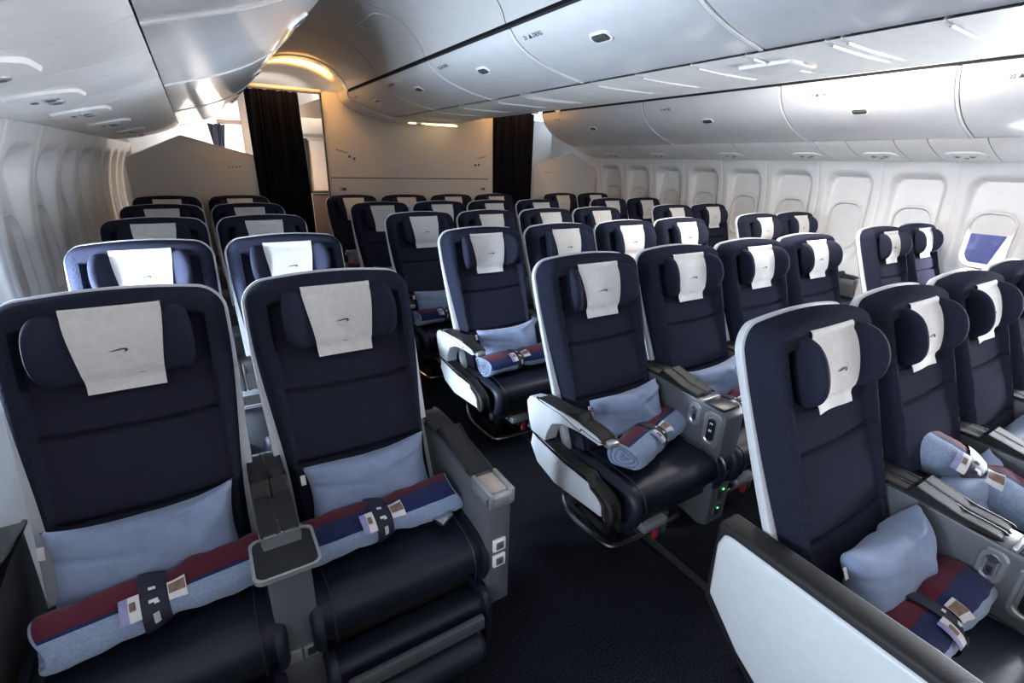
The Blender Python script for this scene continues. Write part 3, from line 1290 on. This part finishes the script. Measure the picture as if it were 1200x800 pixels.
def shell_tag_mesh():
    return MB().box((-.285, -.03, .7), (.004, .03, .01), 'dark_grey_plastic').mesh('tag')


MESH = {}
for nm, fn in (('backrest', backrest_mesh), ('shell', shell_mesh), ('headrest', headrest_mesh), ('emblem', emblem_mesh), ('cushion', cushion_mesh),
               ('calf', calf_mesh), ('calf_flap', calf_panel), ('frame', frame_mesh), ('leg', leg_mesh), ('bar', bar_mesh), ('pouch', pouch_mesh),
               ('arm', lambda: arm_body(1)), ('arm_pad', arm_pad), ('arm_tip', arm_tip), ('fascia', fascia), ('fascia_pad', fascia_pad),
               ('solid', solid_arm), ('solid_pad', solid_pad), ('solid_cap', solid_cap), ('socket', socket_mesh),
               ('tray_panel', tray_arm_panel), ('tray_arm', tray_arm_body), ('belt', belt_mesh)):
    MESH[nm] = fn()
COVERS = [cover_mesh(s) for s in range(5)]

PITCH = .965
SX = .579
XP = 2.214
YL, YM, YR = 1.704, .661, 1.655
seat_rows = []


def seat(x, y, label, group, arm=None, calf=False, belt=False, full=True):
    t = thing('airline_seat', label, 'seat', (x, y, 0), (0, 0, 0), group)
    obj('shell', MESH['shell'], t, label='thin white rear shell showing as a pale edge')
    obj('backrest', MESH['backrest'], t)
    obj('headrest', MESH['headrest'], t)
    c = obj('headrest_cover', random.choice(COVERS), t, label='white paper headrest cover with a small ribbon emblem')
    obj('emblem', MESH['emblem'], c)
    obj('cushion', MESH['cushion'], t)
    obj('seat_frame', MESH['frame'], t)
    for sx in (-.09, .09):
        obj('leg', MESH['leg'], t, (sx, 0, 0))
    if calf:
        k = obj('calf_rest', MESH['calf'], t)
        obj('calf_flap', MESH['calf_flap'], k)
        obj('trim_bar', cached('calf_bar', lambda: MB().box((0, -.752, .245), (.40, .022, .045), 'dark_grey_plastic', .006).mesh('trim_bar')), k, label='grey bar across the calf rest')
    else:
        obj('baggage_bar', MESH['bar'], t, label='bent chrome tube near the floor')
        obj('life_vest_pouch', MESH['pouch'], t)
    if belt:
        obj('seat_belt', MESH['belt'], t)
    for kind, sg in (arm or ()):
        ax = sg * (.289 + (-.002 if kind == 'solid' else .010))
        if kind == 'open':
            a = obj('armrest', MESH['arm'], t, (ax, 0, 0), label='white open aisle armrest')
            obj('armrest_pad', MESH['arm_pad'], a)
            obj('armrest_tip', MESH['arm_tip'], a)
            f = obj('side_fascia', MESH['fascia'], t, (ax, 0, 0), label='white fascia along the seat pan')
            obj('side_pad', MESH['fascia_pad'], f)
        elif kind == 'solid':
            a = obj('armrest', MESH['solid'], t, (ax, 0, 0), label='grey closed aisle armrest')
            obj('armrest_pad', MESH['solid_pad'], a)
            obj('armrest_tip', MESH['solid_cap'], a)
            obj('power_socket', MESH['socket'], a)
        elif kind == 'tray':
            a = obj('armrest', MESH['tray_arm'], t, (ax, 0, 0), label='black closed aisle armrest')
            obj('side_panel', MESH['tray_panel'], a, (sg * .018, 0, 0), label='large pale side panel of the armrest')
            obj('latch_bar', cached('latch_bar', lambda: MB().box((0, -.69, .655), (.075, .10, .02), 'silver_plastic', .006).mesh('latch_bar')), a)
        elif kind == 'wall':
            a = obj('armrest', MESH['arm_pad'], t, (sg * .305, 0, -.01))
            obj('armrest_panel', cached('wall_arm', lambda: MB().prism([(-.16, .63), (-.56, .635), (-.58, .30), (-.20, .30)], -.02, .02, 'dark_grey_plastic', .006).mesh('armrest_panel')), a)
    return t


rowname_l = ['front row', 'second row', 'third row', 'fourth row', 'last row']
rowname_m = ['nearest row', 'second row', 'third row', 'fourth row', 'fifth row', 'last row']
for r in range(5):
    y = YL + r * PITCH
    seat(-XP - SX / 2, y, 'navy seat with white headrest cover, window side of the left pair, %s' % rowname_l[r], 'left pairs of seats', [('wall', -1)], r == 0)
    seat(-XP + SX / 2, y, 'navy seat with white headrest cover, aisle side of the left pair, %s' % rowname_l[r], 'left pairs of seats', [('solid' if r == 0 else 'open', 1)], r == 0, r == 0)
    y = YR + r * PITCH
    seat(XP - SX / 2, y, 'navy seat with white headrest cover, aisle side of the right pair, %s' % rowname_l[r], 'right pairs of seats', [('open', -1)])
    seat(XP + SX / 2, y, 'navy seat with white headrest cover, window side of the right pair, %s' % rowname_l[r], 'right pairs of seats', [('wall', 1)])
mid = ['left aisle seat', 'second seat from the left aisle', 'third seat from the left aisle', 'right aisle seat']
for r in range(6):
    y = YM + r * PITCH + (.02 if r == 0 else 0)
    for c in range(4):
        arm = []
        if c == 0:
            arm = [('tray' if r == 0 else 'open', -1)]
        if c == 3:
            arm = [('tray' if r == 0 else 'open', 1)]
        seat((c - 1.5) * SX, y, 'navy seat with white headrest cover, middle block, %s, %s' % (rowname_m[r], mid[c]), 'middle block of seats', arm)

# ------------------------------------------------------------------ consoles between seats
def console_body(front, hw, top=.625):
    b = MB()
    b.prism([(-.13, top + .02), (-.30, top + .015), (front + .02, top - .012), (front, top - .03), (front, .12), (front + .04, .10), (-.22, .18), (-.13, .45)], -hw, hw, 'grey_plastic', .006)
    return b.mesh('console_body')


def console_pads(front, hw, top=.625):
    b = MB()
    for s in (-1, 1):
        b.puff([(-.14, top + .03), (-.30, top + .03), (front + .13, top + .006), (front + .12, top - .006), (-.30, top + .005), (-.14, top + .01)], hw * .46, .008, 'black_pad', 3, M=Matrix.Translation((s * hw * .5, 0, 0)))
    return b.mesh('console_pad')


def cocktail_table(y0, y1, top=.622):
    b = MB()
    cy = (y0 + y1) / 2
    L = [(p[0], cy + p[1]) for p in rrect(.077, (y1 - y0) / 2, .022, 5)]
    n = len(L)
    Li = [(p[0] * .91, cy + (p[1] - cy) * .91) for p in L]
    V = [(p[0], p[1], top - .012) for p in L] + [(p[0], p[1], top) for p in L] + [(p[0], p[1], top) for p in Li] + [(p[0], p[1], top - .004) for p in Li]
    F = []
    for i in range(3):
        for k in range(n):
            F.append([i * n + k, i * n + (k + 1) % n, (i + 1) * n + (k + 1) % n, (i + 1) * n + k])
    F.append(list(range(n))[::-1])
    b.add(V, F, 'silver_plastic')
    b.add([(p[0], p[1], top - .004) for p in Li], [list(range(n))], 'black_gloss')
    return b.mesh('cocktail_table')


BODY_A = console_body(-.655, .050)
PADS_A = console_pads(-.655, .050)
BODY_B = console_body(-.660, .058, .660)


def long_pads():
    b = MB()
    for s in (-1, 1):
        b.puff([(-.14, .692), (-.32, .690), (-.50, .678), (-.525, .668), (-.50, .660), (-.14, .668)], .027, .008, 'black_pad', 3, M=Matrix.Translation((s * .029, 0, 0)))
    b.box((0, -.595, .654), (.10, .09, .012), 'black_gloss', .004)
    b.box((0, -.541, .658), (.104, .012, .012), 'silver_plastic', .003)
    return b.mesh('console_pad')


PADS_B = long_pads()
CTAB = cocktail_table(-.68, -.525)
HINGE = MB().box((0, -.50, .612), (.10, .05, .02), 'silver_plastic', .004).box((0, -.475, .624), (.05, .006, .006), 'silver_plastic', .002).mesh('table_hinge')


def handset_mesh():
    b = MB()
    # two silver bays set into the side of the console near its front
    for y, z, hw, hh in ((-.515, .590, .030, .052), (-.605, .560, .040, .075)):
        V, F = [], []
        for k, (i, h) in enumerate(((0, 0), (.004, .006), (.012, .006), (.016, .002))):
            V += [(-.058 - h, y + p[0], z + p[1]) for p in rrect(hw - i, hh - i, .024, 5)]
        n = len(V) // 4
        for i in range(3):
            for k in range(n):
                F.append([i * n + k, i * n + (k + 1) % n, (i + 1) * n + (k + 1) % n, (i + 1) * n + k])
        F.append([3 * n + k for k in range(n)])
        b.add(V, F, 'silver_plastic')
    b.disc((-.060, -.515, .615), (-1, 0, 0), .013, .006, 'chrome', 14)
    b.box((-.061, -.515, .580), (.004, .012, .016), 'seam_dark', .001)
    return b.mesh('handset_bay')


def handset2():
    b = MB()
    b.add(*ring_slab(-.060, -.605, .560, .016, .048, .008), 'black_gloss')
    b.disc((-.068, -.605, .585), (-1, 0, 0), .009, .003, 'chrome', 12)
    b.box((-.069, -.605, .557), (.004, .014, .010), 'card_white', .002)
    return b.mesh('handset')


def ring_slab(x, y, z, hw, hh, th):
    L = rrect(hw, hh, .012, 4)
    n = len(L)
    V = [(x, y + p[0], z + p[1]) for p in L] + [(x - th, y + p[0], z + p[1]) for p in L]
    F = [[n + k for k in range(n)]] + [[k, (k + 1) % n, n + (k + 1) % n, n + k] for k in range(n)]
    return V, F


def front_sockets():
    b = MB()
    for x in (-.024, .010):
        b.box((x, -0.663, .345), (.030, .008, .050), 'grey_plastic', .003)
        b.box((x, -0.668, .345), (.020, .004, .034), 'seam_dark', .002)
    for z in (.265, .185):
        b.box((-.008, -0.663, z), (.045, .008, .060), 'dark_grey_plastic', .003)
        b.box((-.008, -0.668, z), (.030, .004, .036), 'seam_dark', .002)
    return b.mesh('socket_plate')


def leds():
    b = MB()
    b.box((.004, -0.671, .290), (.008, .003, .006), 'green_led')
    b.box((-.012, -0.671, .200), (.007, .003, .005), 'green_led')
    return b.mesh('status_light')


BAY, HAND, SOCK, LED = handset_mesh(), handset2(), front_sockets(), leds()


def console(x, y, kind, label, group, table=False):
    t = thing('seat_console', label, 'console', (x, y, 0), (0, 0, 0), group)
    b = obj('body', BODY_A if kind == 'A' else BODY_B, t)
    obj('armrest_pad', PADS_A if kind == 'A' else PADS_B, t, label='pair of black armrest pads')
    if table:
        c = obj('cocktail_table', CTAB, t, label='small silver-rimmed black drinks table')
        obj('table_hinge', HINGE, c)
    if kind == 'A':
        obj('power_socket', cached('sock_a', lambda: MB().box((-.018, -.658, .33), (.034, .008, .04), 'silver_plastic', .003).box((.022, -.658, .33), (.036, .008, .04), 'silver_plastic', .003).box((.022, -.663, .33), (.02, .004, .024), 'seam_dark', .001).mesh('power_socket')), t)
    if kind == 'B':
        bay = obj('handset_bay', BAY, t, label='silver bay with headphone socket')
        obj('handset', HAND, bay, label='black remote handset with bright keys')
        s = obj('socket_plate', SOCK, t)
        obj('status_light', LED, s, label='small green status lights')
    return t


for r in range(5):
    console(-XP, YL + r * PITCH, 'A', 'grey console between the left pair of seats, %s' % rowname_l[r], 'left pair consoles', r in (0, 1))
    console(XP, YR + r * PITCH, 'A', 'grey console between the right pair of seats, %s' % rowname_l[r], 'right pair consoles')
gapn = ['left gap', 'centre gap', 'right gap']
for r in range(6):
    for i, x in enumerate((-SX, 0, SX)):
        console(x, YM + r * PITCH + (.02 if r == 0 else 0), 'B', 'grey console in the middle block, %s, %s' % (rowname_m[r], gapn[i]), 'middle block consoles', r == 0 and i == 2)

# ------------------------------------------------------------------ pillows and blankets
def pillow_mesh(seed):
    rnd = random.Random(seed)
    p1, p2, p3 = (rnd.uniform(0, 6) for _ in range(3))
    hw, hh = .195, .10
    b = MB()
    for side in (1, -1):
        def f(u, v):
            a, c = -1 + 2 * u, -1 + 2 * v
            pin = 1 - .07 * (1 - a * a) * 0
            x = hw * a * (1 - .06 * (1 - c * c) * -0)
            # edges drawn in between the corners
            x = hw * a * (1 - .075 * (1 - c * c) * a * a)
            z = hh * c * (1 - .20 * (1 - a * a) * c * c) + .012 * a * a * (1 if c > 0 else -.2) * abs(c) * sin(a * 2 + p1)
            th = .052 * (1 - a ** 4) ** .55 * (1 - c ** 4) ** .55
            wr = .006 * sin(a * 3.1 + c * 2 + p1) + .004 * sin(c * 5 - a * 6 + p2) * abs(a) + .012 * math.exp(-((c - .35 - .5 * a + .2 * sin(p1)) / .10) ** 2) * sstep(-.1, .7, a) - .008 * math.exp(-((c + .1 + .4 * a) / .08) ** 2) * sstep(.3, -.8, a) + .010 * math.exp(-((a - .45 + .3 * c) / .12) ** 2) * sin(c * 3 + p3)
            th = max(0, th + wr * min(1, th / .02))
            return (x, -side * th, z)
        b.grid(f, 44, 26, 'pillow_cloth')
    return b.mesh('pillow', 80)


def pillow_tag():
    return MB().box((-.198, 0, .052), (.014, .002, .030), 'card_white', .0005).mesh('care_tag')


PIL = [pillow_mesh(s) for s in range(4)]
PTAG = pillow_tag()


def pillow(x, y, label, seed=0, rz=0., tilt=-.42, z=.583, dy=-.355, roll=0.0, dx=0.0, scale=1.0):
    o = tag(obj('pillow', PIL[seed % 4], None, (x + dx, y + dy, z), (tilt, roll, rz)), label, 'pillow', 'seat pillows')
    o.scale = (scale, scale, scale)
    obj('care_tag', PTAG, o)
    return o


def blanket_mesh(seed, L=.225, ry=.075, rz=.050, order=None):
    """folded blanket rolled into a bundle: colour bands run along it, its ends show the coiled layers"""
    rnd = random.Random(seed)
    p1, p2 = rnd.uniform(0, 6), rnd.uniform(0, 6)
    b = MB()
    n, ns = 40, 24

    def rad(a, s):
        w_ = 1 + .035 * sin(3 * a + p1 + 2 * s) + .03 * sin(s * 9 + p2 + a) + .02 * sin(s * 21 + 2 * a)
        pinch = 1 - .22 * math.exp(-((s - .06) / .13) ** 2)
        return w_ * pinch

    def pt(a, s, k=1.):
        e = .85
        c, d = cos(a), sin(a)
        y = math.copysign(abs(c) ** e, c) * ry * rad(a, s) * k
        z = math.copysign(abs(d) ** e, d) * rz * rad(a, s) * k
        z = max(z, -rz * .80)
        return y, z
    order = order or [('blanket_blue', 1.15), ('blanket_navy', 1.9), ('blanket_red', 2.45), ('blanket_navy', 2.95)]

    def mfn(u, v):
        # angle measured from the front (towards the camera) over the top to the back
        a = (v * 2 * pi) % (2 * pi)
        ang = (pi - a) % (2 * pi)
        for nm, lim in order:
            if ang < lim:
                return nm
        return 'blanket_blue'
    b.grid(lambda u, v: (L * (2 * u - 1) + .012 * sin(v * 2 * pi * 2 + p1) * (2 * u - 1), *pt(v * 2 * pi, 2 * u - 1)), ns, n, 'blanket_blue', mfn=mfn)
    for sg in (-1, 1):
        rings = [(1, 0), (.93, .006), (.82, .006), (.76, -.010), (.70, .004), (.58, .004), (.52, -.010), (.46, .003), (.32, .003), (.26, -.008), (.2, .0), (.02, .0)]
        def ff(u, v, rings=rings, sg=sg):
            k, dx = rings[int(round(u * (len(rings) - 1)))]
            y, z = pt(v * 2 * pi, sg, k)
            return (sg * (L + dx) + .012 * sin(v * 2 * pi * 2 + p1) * sg, y, z)
        b.grid(ff, len(rings) - 1, n, 'blanket_blue')
    return b.mesh('blanket', 60)


def band_mesh(x0=-.02, w_=.055, ry=.075, rz=.050):
    b = MB()

    def f(u, v):
        a = v * 2 * pi
        s = (x0 + (u - .5) * w_) / .225
        k = (1 - .22 * math.exp(-((s - .06) / .13) ** 2)) * 1.06 + .03
        c, d = cos(a), sin(a)
        return (x0 + (u - .5) * w_, math.copysign(abs(c) ** .85, c) * ry * k, max(math.copysign(abs(d) ** .85, d) * rz * k, -rz * .82))
    b.grid(f, 3, 40, 'band_navy')
    return b.mesh('paper_band', 60)


def on_roll(x, a, ry=.075, rz=.050, k=1.12):
    s = x / .225
    kk = (1 - .22 * math.exp(-((s - .06) / .13) ** 2)) * 1.06 + .03 + (k - 1.09)
    c, d = cos(a), sin(a)
    return (x, math.copysign(abs(c) ** .85, c) * ry * kk, math.copysign(abs(d) ** .85, d) * rz * kk)


def patch(x0, x1, a0, a1, m, k, b=None, nu=5, nv=8):
    b = b or MB()
    b.grid(lambda u, v: on_roll(x0 + (x1 - x0) * u, a0 + (a1 - a0) * v, k=k), nu, nv, m)
    b.grid(lambda u, v: on_roll(x0 + (x1 - x0) * u, a0 + (a1 - a0) * v, k=k - .02), nu, nv, m)
    return b


def card_mesh():
    b = MB()
    A0, A1 = 1.75, 2.75       # over the top towards the front
    patch(-.085, -.068, A0 + .1, A1 , 'card_lilac', 1.16, b)
    patch(-.068, -.046, A0 + .1, A1, 'card_white', 1.16, b)
    patch(-.066, -.054, A0 + .3, A0 + .6, 'card_brown', 1.18, b)
    b2 = b
    b = MB()
    patch(.008, .046, A0, A1 - .2, 'card_white', 1.16, b)
    patch(.010, .044, A0 + .10, A0 + .5, 'card_brown', 1.18, b)
    return b2.mesh('printed_card', 60), b.mesh('printed_card', 60)


def print_mesh():
    b = MB()
    # ribbon emblem and a line of tiny lettering on the band
    patch(-.030, -.012, 2.20, 2.32, 'print_white', 1.16, b, 3, 2)
    patch(-.020, -.010, 2.32, 2.40, 'print_white', 1.16, b, 3, 2)
    for k in range(6):
        patch(-.026, -.014, 2.75 + .07 * k, 2.79 + .07 * k, 'print_white', 1.16, b, 2, 1)
    patch(-.028, -.014, 1.75, 1.85, 'print_white', 1.16, b, 3, 2)
    return b.mesh('band_print')


BLK = [blanket_mesh(0, order=[('blanket_blue', .95), ('blanket_navy', 1.12), ('blanket_red', 2.3), ('blanket_navy', 2.8)]),
       blanket_mesh(1, order=[('blanket_blue', .70), ('blanket_navy', 1.62), ('blanket_red', 2.4), ('blanket_navy', 2.9)]),
       blanket_mesh(2, order=[('blanket_navy', .9), ('blanket_red', 1.7), ('blanket_navy', 2.6)]),
       blanket_mesh(5, order=[('blanket_blue', 1.35), ('blanket_navy', 1.55), ('blanket_red', 2.5), ('blanket_navy', 3.0)])]
BAND, CARD, PRINT = band_mesh(), card_mesh(), print_mesh()


def blanket(x, y, label, seed=0, rz=0., dx=0., dy=-.46, z=.515, ry_=0., scale=(1, 1, 1), flip=False):
    o = tag(obj('rolled_blanket', BLK[seed % 4], None, (x + dx, y + dy, z), (0, ry_, rz)), label, 'blanket', 'rolled blankets')
    o.scale = scale
    bd = obj('paper_band', BAND, o, label='dark paper band around the roll')
    obj('band_print', PRINT, bd)
    for c in CARD:
        obj('printed_card', c, o, label='printed card tucked under the band')
    return o


X1, X2 = -XP - SX / 2, -XP + SX / 2
pillow(X1, YL, 'slate blue pillow on the front window seat of the left pair', 0, dx=-.005, scale=1.06)
blanket(X1, YL, 'rolled blanket with red stripe on the front window seat of the left pair', 0, rz=.10, dx=.02, dy=-.48)
pillow(X2, YL, 'slate blue pillow on the front aisle seat of the left pair', 1)
blanket(X2, YL, 'rolled navy and red blanket on the front aisle seat of the left pair', 1, rz=.05, dx=-.0, dy=-.47)
midx = [(c - 1.5) * SX for c in range(4)]
for r in range(6):
    y = YM + r * PITCH
    for c in range(4):
        if r == 0 or (r in (1, 2) and c < 3) or (r >= 3 and c == 0):
            pillow(midx[c], y, 'slate blue pillow in the middle block, %s, %s' % (rowname_m[r], mid[c]), r + c, rz=random.uniform(-.05, .05), dx=.01)
            kw = dict(rz=random.uniform(-.1, .1))
            if (r, c) == (0, 1):
                kw = dict(rz=-1.25, dx=.05, dy=-.33, z=.63, ry_=.35, scale=(1.05, 1.45, 1.2))
            if (r, c) == (1, 0):
                kw = dict(rz=.30, dx=.05)
            blanket(midx[c], y, 'rolled striped blanket in the middle block, %s, %s' % (rowname_m[r], mid[c]), {(0, 0): 1, (0, 1): 3, (1, 0): 3, (2, 0): 2}.get((r, c), r * 2 + c), **kw)

# ------------------------------------------------------------------ outside, seen through the half open window
g = MB().box((0, 0, -4.0), (400, 400, .1), 'apron_concrete')
struct('terrain', g.mesh('apron'))
t = thing('airport_building', 'blue and white building outside the half open right window', 'building', (42, 14, -4))
obj('wall', MB().box((0, 0, 3.2), (8, 46, 6.4), 'building_blue', .2).mesh('building_wall'), t)
for k in range(4):
    obj('buttress', MB().prism([(-1.6, 0), (1.6, 0), (.2, 5.5)], -4.6, -4.1, 'building_white', .05).mesh('buttress'), t, (0, -16 + 10 * k, 0))
